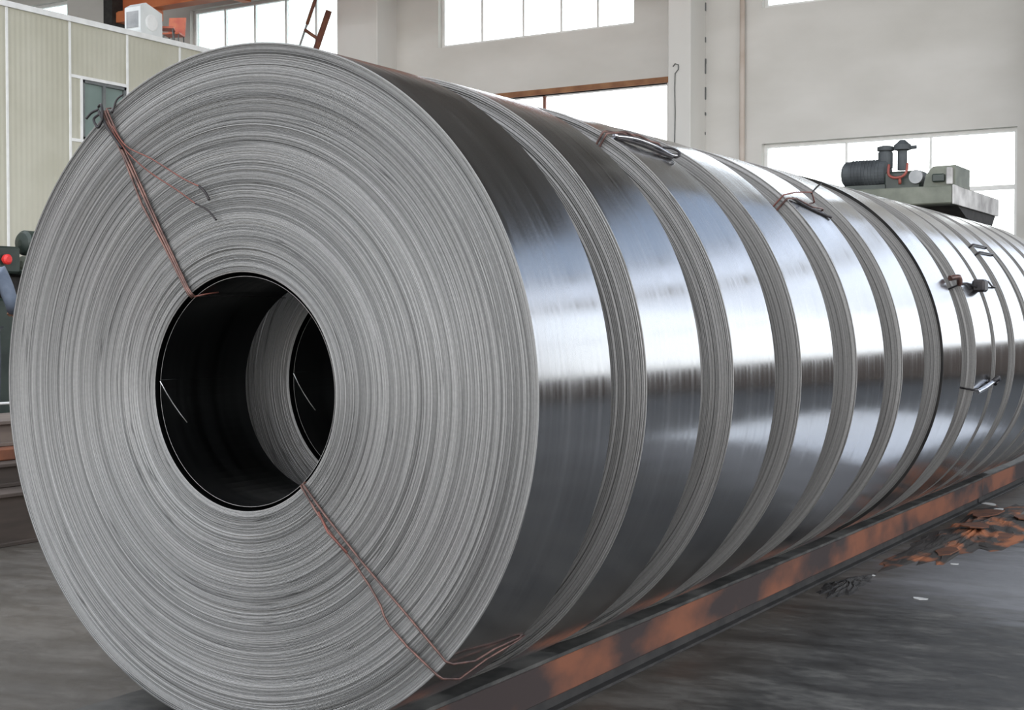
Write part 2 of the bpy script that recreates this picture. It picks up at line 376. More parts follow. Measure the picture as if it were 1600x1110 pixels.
def window(name, u0, u1, z0, z1, verts, horis=(), label='', y=BACK, fr=.06, frame_mat='white_paint', depth=.08, glass='glass'):
    o = empty(name, (u0, y + .12, z0), label, 'window', None, 'structure')
    W_, H_ = u1 - u0, z1 - z0
    f = MB(); f.box(0, fr, 0, depth, 0, H_).box(W_ - fr, W_, 0, depth, 0, H_).box(fr, W_ - fr, 0, depth, 0, fr).box(fr, W_ - fr, 0, depth, H_ - fr, H_)
    f.build('window_frame', M[frame_mat], o)
    for v in verts: MB().box(v - u0 - .02, v - u0 + .02, .01, depth - .01, fr, H_ - fr).build('mullion', M[frame_mat], o)
    for h in horis: MB().box(fr, W_ - fr, .005, depth - .005, h - z0 - .035, h - z0 + .035).build('transom', M[frame_mat], o)
    xs = [u0] + list(verts) + [u1]; hs = [z0] + list(horis) + [z1]
    for i in range(len(xs) - 1):
        for j in range(len(hs) - 1):
            MB().box(xs[i] - u0 + .022, xs[i+1] - u0 - .022, .035, .041, hs[j] - z0 + .036, hs[j+1] - z0 - .036).build('pane', M[glass], o)
    return o
window('window_1', *W_UP[0], [-28.4, -27.35, -26.3], [], 'bright upper window above the left end of the cream panel room')
window('window_2', *W_UP[1], [-20.55, -19.72, -18.88, -18.09], [], 'bright upper window left of the grey pillar above the near coil')
window('window_3', *W_UP[2], [-14.1, -13.2, -12.4, -11.65], [], 'bright five-light upper window between the two pillars')
window('window_4', *W_UP[3], [-7.55, -6.5, -5.45], [], 'upper window at the top right edge of the photo')
window('window_5', *W_LOW, [-7.1, -5.75], [3.45], 'large bright lower window behind the green machine')
window('window_6', *W_BIG[0], [-1.0, .55, 2.1, 3.65, 5.2, 6.75, 8.3], [4.0], 'tall glazing in the back wall beyond the right of the photo', glass='glass_dusty')
window('window_7', *W_BIG[1], [-.5, 1.6, 3.7, 5.8, 7.9], [], 'high glazing above the transom beyond the right of the photo', glass='glass_dusty')
window('window_8', *W_BIG[2], [-.5, 1.6, 3.7, 5.8, 7.9], [], 'blue-tinted top glazing beyond the right of the photo', glass='glass_blue')
d1 = empty('door_1', (-15.2, BACK, 0), 'wide bright open gateway in the back wall under a rusty lintel', 'door', None, 'structure')
MB().box(-.15, 5.02, -.03, .12, 5.52, 5.62).build('lintel', M['rust_lintel'], d1)
MB().box(0, .1, .10, .16, 0, 5.52).build('door_frame', M['dark_frame'], d1)
MB().box(2.42, 2.47, .13, .18, 0, 5.52).build('door_post', M['ladder'], d1)

# pillars standing proud of the back wall
for i, (x0, x1) in enumerate([(-16.95, -15.98), (-9.92, -9.51), (-4.15, -3.3)]):
    lab = ['pale pillar on the back wall right of the leaning ladder', 'pale pillar on the back wall beside the hanging cable', 'pinkish grey pillar at the right edge of the photo'][i]
    struct('trim_%d' % (i + 1), MB().bevbox(x0, x1, 21.37, 22.02, 0, ROOF, .012), M['plaster_in'], lab, 'pillar')
tag(MB().tube([(-8.82, 21.93, .0), (-8.82, 21.93, 8.98)], .045, 10).build('wall_pipe', M['pipe']), 'thin brownish pipe running up the back wall right of a pillar', 'pipe')
cable = MB().tube([(-9.82, 21.36, 5.66), (-9.78, 21.345, 5.70), (-9.72, 21.345, 5.68), (-9.72, 21.345, 5.60), (-9.78, 21.35, 5.54), (-9.79, 21.355, 5.3), (-9.78, 21.355, 4.9), (-9.79, 21.355, 4.3), (-9.79, 21.36, 1.5)], .009, 6)
tag(cable.build('hanging_cable', M['dark_frame']), 'thin dark cable hanging from a hook on the pillar face', 'cable')
crk = MB()
for k in range(16):
    z = 3.6 + k * .33 + random.uniform(-.15, .15); crk.box(-9.508, -9.502 + random.uniform(0, .008), 21.96, 21.998, z, z + random.uniform(.03, .22))
tag(crk.build('cable_clip_run', M['dark_frame']), 'broken dark conduit remains in the corner right of the pillar', 'conduit', None, 'stuff')

struct('trim_4', MB().box(-3.29, 10.79, BACK - .03, BACK - .001, 0, 1.5), M['brown_bar'], 'added dark brown strip along the foot of the back wall at right', 'wall trim')  # unseen strip added so the coils mirror a dark band
# crane girder at the top left
g = empty('crane_girder', (-21.3, 20, 7.58), 'orange red crane girder under the roof at the top left', 'crane')
MB().box(0, 12.6, -.16, .16, 0, .03).box(0, 12.6, -.14, .14, .80, .83).build('flange', M['crane'], g)
MB().box(0, 12.6, -.02, .02, .03, .80).build('web', M['crane'], g)
MB().box(-.25, 0, -.3, .3, -.25, .85).build('end_plate', M['dark_gap'], g)
MB().box(.0, .9, -.2, .2, -.2, .0).build('end_block', M['crane'], g)
for x in (1.4, 10.8): MB().box(x, x + .2, .16, 1.995, .45, .75).build('wall_bracket', M['crane'], g)

# cream sandwich-panel room on the left
PX = -14.0; P0 = 6.445; PW = .965; NP = 12; PT = 5.2
room = empty('panel_room', (PX, P0, 0), 'cream sandwich-panel room with white trims along the left side', 'room', None, 'structure')
for i in range(NP):
    y0 = i * PW
    if i == 6:
        mbp = MB().box(-.06, 0, y0 + .004, y0 + PW - .004, 0, 3.73).box(-.06, 0, y0 + .004, y0 + PW - .004, 4.50, PT).box(-.06, 0, y0 + .004, y0 + .2, 3.73, 4.50)
    else: mbp = MB().box(-.06, 0, y0 + .004, y0 + PW - .004, 0, PT)
    mbp.build('wall_panel', M['panel'], room)
    MB().bevbox(-.002, .012, y0 - .018, y0 + .018, 0, PT, .003).build('joint_trim', M['white_paint'], room)
y6 = 6 * PW
MB().box(-.002, .014, y6 + .018, y6 + PW - .018, 4.50, 4.54).box(-.002, .014, y6 + .018, y6 + PW - .018, 3.69, 3.73).box(-.002, .014, y6 + .165, y6 + .2, 3.73, 4.50).build('window_trim', M['white_paint'], room)
MB().box(-.08, .03, -.03, NP * PW + .03, PT, PT + .07).build('roof_cap', M['white_paint'], room)
MB().box(-5.0, -.06, 0, NP * PW, PT - .06, PT + .03).build('room_roof', M['ac'], room)
MB().box(-5.0, -.06, -.06, 0, 0, PT).box(-5.0, -.06, NP * PW, NP * PW + .06, 0, PT).box(-5.06, -5, 0, NP * PW, 0, PT).build('side_wall', M['panel'], room)
wf = MB(); a, b_ = y6 + .205, y6 + PW - .02
wf.box(-.05, .006, a, a + .035, 3.735, 4.495).box(-.05, .006, b_ - .035, b_, 3.735, 4.495).box(-.05, .006, a, b_, 3.735, 3.77).box(-.05, .006, a, b_, 4.46, 4.495).box(-.05, .008, (a + b_) / 2 - .03, (a + b_) / 2 + .012, 3.77, 4.46)
wf.build('window_frame', M['dark_frame'], room)
MB().box(-.03, -.024, a + .035, (a + b_) / 2 - .03, 3.77, 4.46).build('pane', M['glass_green'], room)
MB().box(-.04, -.034, (a + b_) / 2 + .012, b_ - .035, 3.77, 4.46).build('pane', M['glass_green'], room)

# things on its roof
box = empty('vent_box', (-14.42, 13.56, PT + .03), 'white sheet-metal unit standing on the roof of the panel room', 'air conditioner')
MB().prism([(.05, 0), (.0, .12), (0, .44), (.10, .50), (.40, .40), (.40, 0)], 'X', .0, .30).build('housing', M['ac'], box)
MB().box(.04, .26, -.008, 0, .16, .38).build('grille', M['ladder_grey'], box)
MB().lathe([(.11, 0), (.11, .012), (.09, .018)], 'X', (.30, .20, .24), 20).build('fan_ring', M['white_paint'], box)
def seat(x, y, label, rz):
    o = empty('plastic_chair', (x, y, PT + .03), label, 'chair', 'red plastic chairs on the panel room roof', None, rz); o.scale = (.62, .62, .62)
    MB().prism([(-.20, .44), (.20, .44), (.20, .40), (-.20, .40)], 'X', -.2, .2).build('seat', M['seat'], o)
    MB().prism([(.17, .42), (.21, .42), (.30, .86), (.26, .87)], 'X', -.2, .2).build('backrest', M['seat'], o)
    for sx_ in (-.17, .17):
        for sy_ in (-.17, .17): MB().tube([(sx_, sy_, .41), (sx_ * 1.1, sy_ * 1.1, 0)], .014, 6).build('leg', M['dark_frame'], o)
seat(-14.3, 14.20, 'red-orange plastic chair leaning back beside the white roof unit', math.radians(130))
seat(-14.5, 14.56, 'red-orange plastic chair seen from the front beside the roof window', math.radians(25))

# ladder leaning on the pillar
lad = empty('leaning_ladder', (-20.3, 20.6, 0), 'rust-brown ladder leaning against the pale pillar above the near coil', 'ladder')
def LP(t, s): return (3.15 * t + s * .28, .55 * t, 7.95 * t - s * .18)
MB().tube([LP(0, 0), LP(.9, 0)], .022, 6).build('side_rail', M['ladder_grey'], lad)
MB().tube([LP(.9, 0), LP(1.0, 0)], .035, 6).build('rail_end', M['ladder'], lad)
MB().tube([LP(0, 1.25), LP(.955, 1.25)], .06, 6).build('side_rail', M['ladder'], lad)
for k in range(17): MB().tube([LP(.052 * k + .055, 0), LP(.052 * k + .055, 1.25)], .035, 6).build('rung', M['ladder'], lad)

# ------------------------------------------------------------------ steel coils
CX, CZ, R, RB = -2.754, 1.189, 1.0, .346
FY = 3.021
def grid_mesh(name, rings, close=True):
    """rings: (m, seg, 3) array -> mesh wrapped round in seg; close joins last ring to first"""
    m, s, _ = rings.shape; me = bpy.data.meshes.new(name)
    idx = np.arange(m * s).reshape(m, s)
    rows = m if close else m - 1
    i0 = idx[np.arange(rows)]; i1 = idx[(np.arange(rows) + 1) % m]
    q = np.stack([i0, i1, np.roll(i1, -1, 1), np.roll(i0, -1, 1)], -1).reshape(-1, 4)
    me.vertices.add(m * s); me.vertices.foreach_set('co', rings.reshape(-1).astype(np.float32))
    me.loops.add(q.size); me.loops.foreach_set('vertex_index', q.reshape(-1).astype(np.int32))
    me.polygons.add(len(q)); me.polygons.foreach_set('loop_start', np.arange(0, q.size, 4, dtype=np.int32))
    me.update(calc_edges=True); return me, rows, s
def ring(prof, seg):
    th = np.linspace(0, 2 * PI, seg, endpoint=False)
    r = np.array([p[0] for p in prof])[:, None]; y = np.array([p[1] for p in prof])[:, None]
    return np.stack([r * np.cos(th), y + 0 * th, r * np.sin(th)], -1)
def shell(name, r0, r1, y0, y1, seg, mat, parent, lip=.0015, edge=None):
    """thin strip wrap: outer face, chamfered lips and inner face"""
    prof = [(r1 - lip, y0), (r1, y0 + lip), (r1, y1 - lip), (r1 - lip, y1), (r0 + lip, y1), (r0, y1 - lip), (r0, y0 + lip), (r0 + lip, y0)]
    # double the corner rings so that the broad faces shade smooth and stay crisp
    groups = [(prof[1], prof[2]), (prof[2], prof[3]), (prof[3], prof[4]), (prof[4], prof[5]), (prof[5], prof[6]), (prof[6], prof[7]), (prof[7], prof[0]), (prof[0], prof[1])]
    vs = []; qs = []; k = 0
    for a, b in groups:
        rr = ring([a, b], seg); vs.append(rr.reshape(-1, 3)); i = np.arange(seg); j = (i + 1) % seg
        qs.append(np.stack([k + i, k + seg + i, k + seg + j, k + j], -1)); k += 2 * seg
    V = np.concatenate(vs); Q = np.concatenate(qs); me = bpy.data.meshes.new(name)
    me.vertices.add(len(V)); me.vertices.foreach_set('co', V.reshape(-1).astype(np.float32))
    me.loops.add(Q.size); me.loops.foreach_set('vertex_index', Q.reshape(-1).astype(np.int32))
    me.polygons.add(len(Q)); me.polygons.foreach_set('loop_start', np.arange(0, Q.size, 4, dtype=np.int32))
    me.update(calc_edges=True); me.polygons.foreach_set('use_smooth', [True] * len(Q)); me.update()
    me.materials.append(mat); me.materials.append(M['edges_far'] if edge is None else edge)
    me.polygons.foreach_set('material_index', np.repeat([0, 1, 1, 1, 0, 1, 1, 1], seg).astype(np.int32)); me.update()
    return link(name, me, mat, parent, (0, 0, CZL))
CZL = R
def layers(name, r0, r1, w, n, seg, amp, mat, parent, drift=.0, grooves=(), gap0=.0035):
    """hundreds of wraps of strip: every wrap ends at its own height, with a groove between wraps"""
    th = np.linspace(0, 2 * PI, seg, endpoint=False)
    th_w = (r1 - r0) / n; off = 0.; band = 0.; rings = []
    for i in range(n):
        if rng.random() < .10: band = rng.normal(0, amp * 1.1)
        off = band + rng.normal(0, amp * .55)
        ph, kk = rng.uniform(0, 2 * PI), rng.integers(1, 3)
        y = off + amp * .35 * np.sin(kk * th + ph) + drift * ((i / n - .5) ** 2)
        ra, rb = r0 + i * th_w, r0 + (i + .80) * th_w
        gap = gap0 if rng.random() > .06 else gap0 * 2.6
        for gr in grooves:
            if abs(ra - gr) < th_w * .55: rb = r0 + (i + .35) * th_w; gap = .03
        for rr_, yy in ((ra, y), (rb, y), ((rb + r0 + (i + 1) * th_w) / 2, y + gap)):
            rings.append(np.stack([rr_ * np.cos(th), yy, rr_ * np.sin(th)], -1))
    for rr_, yy in ((r1, w - .002), (r0, w - .002)):
        rings.append(np.stack([rr_ * np.cos(th), yy + 0 * th, rr_ * np.sin(th)], -1))
    me, _, _ = grid_mesh(name, np.array(rings))
    o = link(name, me, mat, parent, (0, 0, R)); return tag(o, kind='stuff')

t_front = [0, .616, 1.275, 1.920, 2.617, 3.266, 4.006, 4.682, 5.185, 5.70, 6.22, 6.76, 7.30, 7.85]
t_back = [.396, 1.010, 1.661, 2.292, 3.006, 3.632, 4.382, 5.060, 5.53, 6.06, 6.60, 7.13, 7.68, 8.23]
coil_labels = [
    'nearest coil of slit steel strip, its full ringed face and dark bore showing',
    'second steel coil from the front, right behind the nearest one, dark-topped',
    'third steel coil from the front, tied over its top with a wire and bright clip',
    'fourth steel coil from the front, between the two wire-tied coils',
    'fifth steel coil from the front, with the thin lifted tie wire near its top',
    'sixth steel coil from the front, narrow strip left of the one with the dark outline',
    'seventh steel coil from the front, outlined by the dark gap of its loose outer wrap',
    'eighth steel coil from the front, bright clip at mid height, dark knot higher up',
    'ninth steel coil from the front, with a wire knot at its upper side',
    'tenth steel coil from the front, with two short wires over its upper side',
    'eleventh steel coil from the front, plain, fifth beyond the loose-wrapped one',
    'twelfth steel coil from the front, cut by the right edge of the photo',
    'thirteenth steel coil from the front, mostly beyond the right edge of the photo',
    'last steel coil of the row, beyond the right edge of the photo']
coils = []
for i, (t0, t1) in enumerate(zip(t_front, t_back)):
    w = t1 - t0; dx = [0, 0, .0, .004, -.004, .003, 0, .004, -.003, 0, .004, 0, 0, 0][i]
    dz = [0, .004, 0, 0, 0, 0, 0, 0, 0, 0, 0, 0, 0, 0][i]
    o = empty('steel_coil', (CX + dx, FY + t0, CZ - R + dz), coil_labels[i], 'steel coil', 'slit steel coils lying in a row'); coils.append(o)
    seg = 384 if i < 3 else 288
    if i == 6: layers('wound_layers', RB + .004, R - .0222, w, 70, 192, .0003, M['edges_far'], o, gap0=.0003)
    elif i == 0:
        layers('wound_layers', RB + .004, R - .006, w, 210, 320, .0014, M['edges'], o, grooves=(.722, .935, .968, .60))
    elif i < 3:
        layers('wound_layers', RB + .004, R - .006, w, 120, 224, .0006, M['edges_far'], o, gap0=.0007, grooves=(.93, .975))
    else:
        layers('wound_layers', RB + .004, R - .006, w, 70, 192, .0003, M['edges_far'], o, gap0=.0003)
    if i == 6:
        shell('outer_wrap', R - .022, R - .016, .004, w - .004, seg, M['strip'], o)
        shell('wrap_gap_shade', R - .0159, R - .0035, .006, w - .006, seg, M['dark_gap'], o, edge=M['dark_gap'])  # black shell fills the gap to stand in for its shade
        tag(shell('loose_wrap', R - .0034, R, -.004, w - .001, seg, M['strip'], o, edge=M['dark_gap']), 'loose outer wrap standing off the coil with a dark gap')
    else:
        shell('outer_wrap', R - .006, R, [-.003, .004, .002][i] if i < 3 else .001, w - .001, seg, M['strip'], o, edge=M['edges'] if i == 0 else None)
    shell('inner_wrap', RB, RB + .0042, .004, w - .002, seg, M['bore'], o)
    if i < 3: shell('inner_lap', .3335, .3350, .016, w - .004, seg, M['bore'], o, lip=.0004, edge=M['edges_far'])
    if i < 3:    # sheared inner end of the strip, lying on the bore with its corner cut off
        mbs = MB(); rr_ = .3325; A0 = 175.5; cols = []
        ns = 26
        for k in range(ns + 1):
            f = k / ns; ang = math.radians(A0 + 120 * f)
            d = A0 + 120 * f
            ys = .012 + max(0, (d - 176) / 22.8) * .095 if d < 198.8 else .107
            cols.append((ang, ys))
        for k in range(ns):
            (a0, s0), (a1, s1) = cols[k], cols[k + 1]
            P = lambda a, y, r: (r * math.cos(a), y, r * math.sin(a))
            mbs.add([P(a0, s0, rr_), P(a1, s1, rr_), P(a1, w - .01, rr_), P(a0, w - .01, rr_), P(a0, s0, RB), P(a1, s1, RB), P(a1, w - .01, RB), P(a0, w - .01, RB)],
                    [(0, 3, 2, 1)] , True)
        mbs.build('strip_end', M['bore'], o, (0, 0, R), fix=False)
        ln = [(RB - .0045) * 1] * 1
        pts = [(.332 * math.cos(math.radians(a_)), y_, .332 * math.sin(math.radians(a_))) for a_, y_ in ((176, .012), (182, .037), (188, .062), (194, .087), (198.8, .107))]
        MB().tube(pts, .0014, 6).build('sheared_edge', M['cut'], o, (0, 0, R))
        pts = [(.332 * math.cos(math.radians(175.4)), y_, .332 * math.sin(math.radians(175.4))) for y_ in (.014, .15, .30)]
        MB().tube(pts, .0005, 5).build('crease', M['bore'], o, (0, 0, R))

# ------------------------------------------------------------------ tie wires
def pol(i, ang, r, y):
    a = math.radians(ang); c = coils[i].location
    return (c.x + r * math.cos(a), FY + t_front[i] + y, c.z + R + r * math.sin(a))
def smooth_path(pts, n=6):
    P = [Vector(p) for p in pts]; out = []
    for i in range(len(P) - 1):
        p0, p1, p2, p3 = P[max(i - 1, 0)], P[i], P[i + 1], P[min(i + 2, len(P) - 1)]
        for k in range(n):
            t = k / n
            out.append(.5 * ((2 * p1) + (p2 - p0) * t + (2 * p0 - 5 * p1 + 4 * p2 - p3) * t * t + (3 * p1 - p0 - 3 * p2 + p3) * t ** 3))
    out.append(P[-1]); return out
def loop(i, angs_face, lift=.008, back=True, over=None, r=.004, n=4, inner=RB - .016):
    """wire up the bore edge, across the ringed face, over the rim, down the far face and back through the bore"""
    w = t_back[i] - t_front[i]; pts = []
    pts += [pol(i, angs_face[0], inner, w + .012), pol(i, angs_face[0], inner, w * .5), pol(i, angs_face[0], inner, .0), pol(i, angs_face[0], RB - .005, -.008)]
    for k, a in enumerate(angs_face):
        f = k / (len(angs_face) - 1); pts.append(pol(i, a, RB + .012 + (R - RB - .018) * f, -.0095))
    a = angs_face[-1]
    pts += [pol(i, a, R + lift * .6, -.009), pol(i, a, R + lift, .006)]
    for (aa, rr_, yy) in (over or [(a, R + lift, w * .5)]): pts.append(pol(i, aa, rr_, yy))
    ae = over[-1][0] if over else a
    pts += [pol(i, ae, R + lift, w - .005), pol(i, ae, R + .004, w + .010), pol(i, ae, (R + RB) / 2, w + .011), pol(i, angs_face[0], RB + .0, w + .013), pol(i, angs_face[0], inner, w + .012)]
    return pts

w1 = empty('tie_wire', pol(0, 123, RB, 0), 'thick brown tie wire at the upper left of the nearest coil, knotted at its rim', 'tie wire', 'wires tying the steel coils')
def open_loop(i, *a_, **k_):
    q = loop(i, *a_, **k_); return q[2:-1]
def child(mbx, name, mat, par):
    o = mbx.build(name, mat, par); o.matrix_parent_inverse = Matrix.Translation(par.location).inverted(); return o
child(MB().tube(open_loop(0, [123.2, 123.0, 122.6, 122.4]), .0042, 8), 'strand', M['wire'], w1)
child(MB().tube(open_loop(0, [124.2, 124.0, 124.4, 123.0, 122.9], lift=.010), .0036, 8), 'strand', M['wire'], w1)
child(MB().tube(open_loop(0, [122.4, 122.3, 121.9, 121.8], lift=.012), .0028, 6), 'strand', M['wire'], w1)
child(MB().tube([pol(0, 123.0, RB - .016, 0), pol(0, 121.5, RB - .018, .06), pol(0, 121.0, RB - .018, .2), pol(0, 122.4, RB - .016, t_back[0] + .012)], .0016, 6), 'bore_strand', M['wire_dark'], w1)  # strand coloured dark for the shade inside the bore
child(MB().tube([pol(0, 123.0, RB - .016, 0), pol(0, 119.5, RB - .018, .035), pol(0, 117.0, RB - .02, .07)], .0026, 6), 'wire_tip', M['wire_red'], w1)
kn = [pol(0, 122.0, R - .14, -.018), pol(0, 122.8, R - .06, -.022), pol(0, 123.3, R + .012, -.015), pol(0, 124.1, R + .022, .004), pol(0, 125.2, R + .012, -.012), pol(0, 124.6, R - .03, -.024), pol(0, 122.8, R - .02, -.026), pol(0, 122.4, R + .03, -.01), pol(0, 123.6, R + .04, .0)]
child(MB().tube(smooth_path(kn, 5), .0042, 6), 'knot', M['wire_dark'], w1)
child(MB().tube(smooth_path([pol(0, 123.6, R + .03, -.004), pol(0, 125.0, R + .035, -.012), pol(0, 126.3, R + .03, -.018)], 4), .004, 6), 'wire_tail', M['wire_dark'], w1)
child(MB().tube(smooth_path([pol(0, 121.0, R - .02, -.01), pol(0, 119.2, R + .008, -.004), pol(0, 117.6, R + .010, .0)], 4), .003, 6), 'wire_tail', M['wire_dark'], w1)
# two loose ends hanging across the face
def fp(x, z, y=-.014): return (CX + x, FY + y, CZ + z)
child(MB().tube(smooth_path([fp(-.50, .80), fp(-.44, .735), fp(-.33, .69, -.02), fp(-.20, .625, -.024), fp(-.135, .598, -.022)], 6), .0022, 6), 'loose_end', M['wire_red'], w1)
child(MB().tube(smooth_path([fp(-.135, .598, -.022), fp(-.115, .582, -.02), fp(-.10, .556, -.016)], 4), .0038, 6), 'wire_tip', M['wire_dark'], w1)
child(MB().tube(smooth_path([fp(-.50, .785), fp(-.44, .72), fp(-.345, .655, -.02), fp(-.22, .59, -.024), fp(-.15, .548, -.022)], 6), .0022, 6), 'loose_end', M['wire_red'], w1)
child(MB().tube(smooth_path([fp(-.15, .548, -.022), fp(-.105, .528, -.02), fp(-.075, .497, -.014)], 4), .0026, 6), 'wire_tip', M['wire_dark'], w1)

w2 = empty('tie_wire', pol(0, -46, RB, 0), 'two-strand brown tie wire at the lower right of the nearest coil', 'tie wire', 'wires tying the steel coils')
wc = t_back[0]
s1 = [fp(.236, -.250, .3), fp(.236, -.250, .0), fp(.240, -.253, -.008), fp(.32, -.334, -.010), fp(.45, -.455, -.010), fp(.60, -.583, -.010), fp(.722, -.690, -.010), fp(.734, -.698, .004), fp(.728, -.715, .12), fp(.722, -.705, .23), fp(.722, -.700, .36), fp(.715, -.69, wc + .01), fp(.5, -.48, wc + .012), fp(.236, -.25, wc + .012), fp(.236, -.25, .3)]
child(MB().tube(s1, .0034, 7), 'strand', M['wire'], w2)
s2 = [fp(.228, -.256, .3), fp(.228, -.256, .0), fp(.232, -.258, -.008), fp(.29, -.325, -.012), fp(.345, -.385, -.013), fp(.42, -.455, -.012), fp(.475, -.515, -.012), fp(.512, -.565, -.012), fp(.522, -.590, -.012), fp(.540, -.615, -.012), fp(.60, -.665, -.012), fp(.694, -.729, -.010), fp(.700, -.742, .006), fp(.690, -.765, .10), fp(.700, -.735, .22), fp(.722, -.706, .36), fp(.72, -.70, wc)]
child(MB().tube(s2, .0034, 7), 'strand', M['wire'], w2)
child(MB().tube([fp(.30, -.325, -.015), fp(.335, -.378, -.017), fp(.40, -.43, -.015)], .0035, 6), 'wire_tip', M['wire_red'], w2)

w3 = empty('tie_wire', pol(2, 57, RB, 0), 'dark red tie wire with bright clip over the top of the third coil', 'tie wire', 'wires tying the steel coils')
w_ = t_back[2] - t_front[2]
child(MB().tube(loop(2, [59, 58.6, 58.3, 58.0], over=[(57.6, R + .03, .10), (56.6, R + .022, .2), (55.6, R + .03, .3)]), .0042, 6), 'strand', M['wire'], w3)
child(MB().tube(loop(2, [60, 59.6, 59.3, 58.9], over=[(58.8, R + .012, .10), (57.6, R + .03, .2), (56.4, R + .022, .3)]), .0042, 6), 'strand', M['wire'], w3)
child(MB().tube(smooth_path([pol(2, 57.5, R + .006, .03), pol(2, 56.2, R + .022, .14), pol(2, 54.8, R + .022, .26), pol(2, 53.6, R + .012, .37), pol(2, 53.2, R + .02, .42)], 5), .0075, 8), 'clip', M['clip'], w3)
child(MB().tube(smooth_path([pol(2, 57.2, R + .004, .03), pol(2, 55.8, R + .010, .14), pol(2, 54.2, R + .010, .26), pol(2, 53.0, R + .006, .37)], 5), .007, 8), 'clip', M['wire_dark'], w3)
child(MB().tube(smooth_path([pol(2, 55.4, R + .02, .35), pol(2, 54.6, R + .03, .39), pol(2, 53.2, R + .03, .41), pol(2, 52.9, R + .012, .40), pol(2, 54.2, R + .004, .38)], 5), .0045, 6), 'twist', M['wire_dark'], w3)

w4 = empty('tie_wire', pol(4, 46, RB, 0), 'thin reddish tie wire standing off the top of the fifth coil', 'tie wire', 'wires tying the steel coils')
child(MB().tube(loop(4, [46.5, 46.5, 46.3, 46.0], over=[(46.2, R + .012, .1), (44.5, R + .006, .25)]), .0045, 6), 'strand', M['wire'], w4)
child(MB().tube(loop(4, [48.0, 47.9, 47.7, 47.3], over=[(48.2, R + .022, .14), (47.6, R + .045, .28)]), .0035, 6), 'strand', M['wire_red'], w4)
child(MB().tube(smooth_path([pol(4, 46.4, R + .008, .06), pol(4, 44.2, R + .004, .18), pol(4, 42.4, R + .004, .32), pol(4, 41.4, R + .008, .39)], 5), .006, 6), 'clip', M['wire_dark'], w4)
child(MB().tube(smooth_path([pol(4, 47.5, R + .04, .28), pol(4, 48.3, R + .07, .33), pol(4, 48.9, R + .085, .38)], 5), .004, 6), 'wire_tail', M['wire_dark'], w4)

w5 = empty('tie_wire', pol(7, 23, RB, 0), 'dark wire with a knot lying across the upper side of the eighth coil', 'tie wire', 'wires tying the steel coils')
child(MB().tube(loop(7, [24, 24, 24], over=[(24.2, R + .010, .12), (22.8, R + .02, .25)]), .0055, 6), 'strand', M['wire_dark'], w5)
child(MB().bevbox(-.035, .035, -.05, .05, -.035, .035, .012), 'knot', M['wire_dark'], w5).location = Vector(pol(7, 23.0, R + .032, .30)) - Vector((0, 0, 0))
child(MB().tube(smooth_path([pol(6, 25.0, R + .02, .42), pol(6, 24.6, R + .05, .48), pol(6, 23.0, R + .03, .53)], 5), .016, 6), 'tape_scrap', M['wire'], w5)
w6 = empty('tie_wire', pol(8, 24, RB, 0), 'grey wire curling over the upper side of the ninth coil', 'tie wire', 'wires tying the steel coils')
child(MB().tube(loop(8, [24, 24, 24], over=[(25, R + .03, .1), (24, R + .01, .25)]), .0055, 6), 'strand', M['wire_dark'], w6)
w7 = empty('tie_wire', pol(9, 41, RB, 0), 'two short dark wires over the upper side of the tenth coil', 'tie wire', 'wires tying the steel coils')
child(MB().tube(loop(9, [42, 42, 42]), .006, 6), 'strand', M['wire_dark'], w7)
child(MB().tube(loop(9, [38.5, 38.5, 38.5]), .006, 6), 'strand', M['wire_dark'], w7)
w8 = empty('tie_wire', pol(7, -9, RB, 0), 'wire with a bright clip at mid height of the eighth coil', 'tie wire', 'wires tying the steel coils')
child(MB().tube(loop(7, [-9.5, -9.5, -9.5]), .005, 6), 'strand', M['wire_dark'], w8)
child(MB().tube(smooth_path([pol(7, -10.2, R + .012, .05), pol(7, -9.0, R + .02, .2), pol(7, -7.6, R + .02, .36)], 4), .013, 8), 'clip', M['clip'], w8)
child(MB().tube(smooth_path([pol(7, -7.4, R + .02, .36), pol(7, -6.2, R + .035, .40), pol(7, -7.2, R + .03, .46), pol(7, -8.4, R + .02, .42)], 4), .012, 6), 'knot', M['wire_dark'], w8)

# ------------------------------------------------------------------ girders carrying the coils
TOPZ = .2085
def girder(x0, x1, y0, y1, out, label):
    """out: +1 when the rusty side that shows faces +x"""
    o = empty('support_beam', ((x0 + x1) / 2, y0, 0), label, 'steel beam', 'rusty beams under the coils'); L = y1 - y0; hw = (x1 - x0) / 2
    MB().bevbox(-hw, hw, 0, L, TOPZ - .014, TOPZ, .003).build('top_flange', M['beam_top'], o)
    MB().bevbox(-hw, hw, 0, L, 0, .012, .003).build('bottom_flange', M['dark_gap'], o)
    MB().bevbox(-hw + .01, hw - .004, 0, L, .06, TOPZ - .0145, .004).build('side_plate', M['rust_beam'], o)
    MB().box(-hw + .03, hw - .035, .01, L - .01, .012, .06).build('shaded_recess', M['dark_gap'], o)  # flange and recess below the side plate coloured black for their shadow
    return o
girder(-2.556, -2.409, 1.2, 10.85, 1, 'rusty orange-brown beam along the right foot of the coils')
girder(-2.556, -2.415, 10.89, 17.0, 1, 'dull brown beam continuing beyond the joint at the right edge')
girder(-3.33, -2.954, 1.2, 17.0, -1, 'dark brown beam under the left foot of the coils')

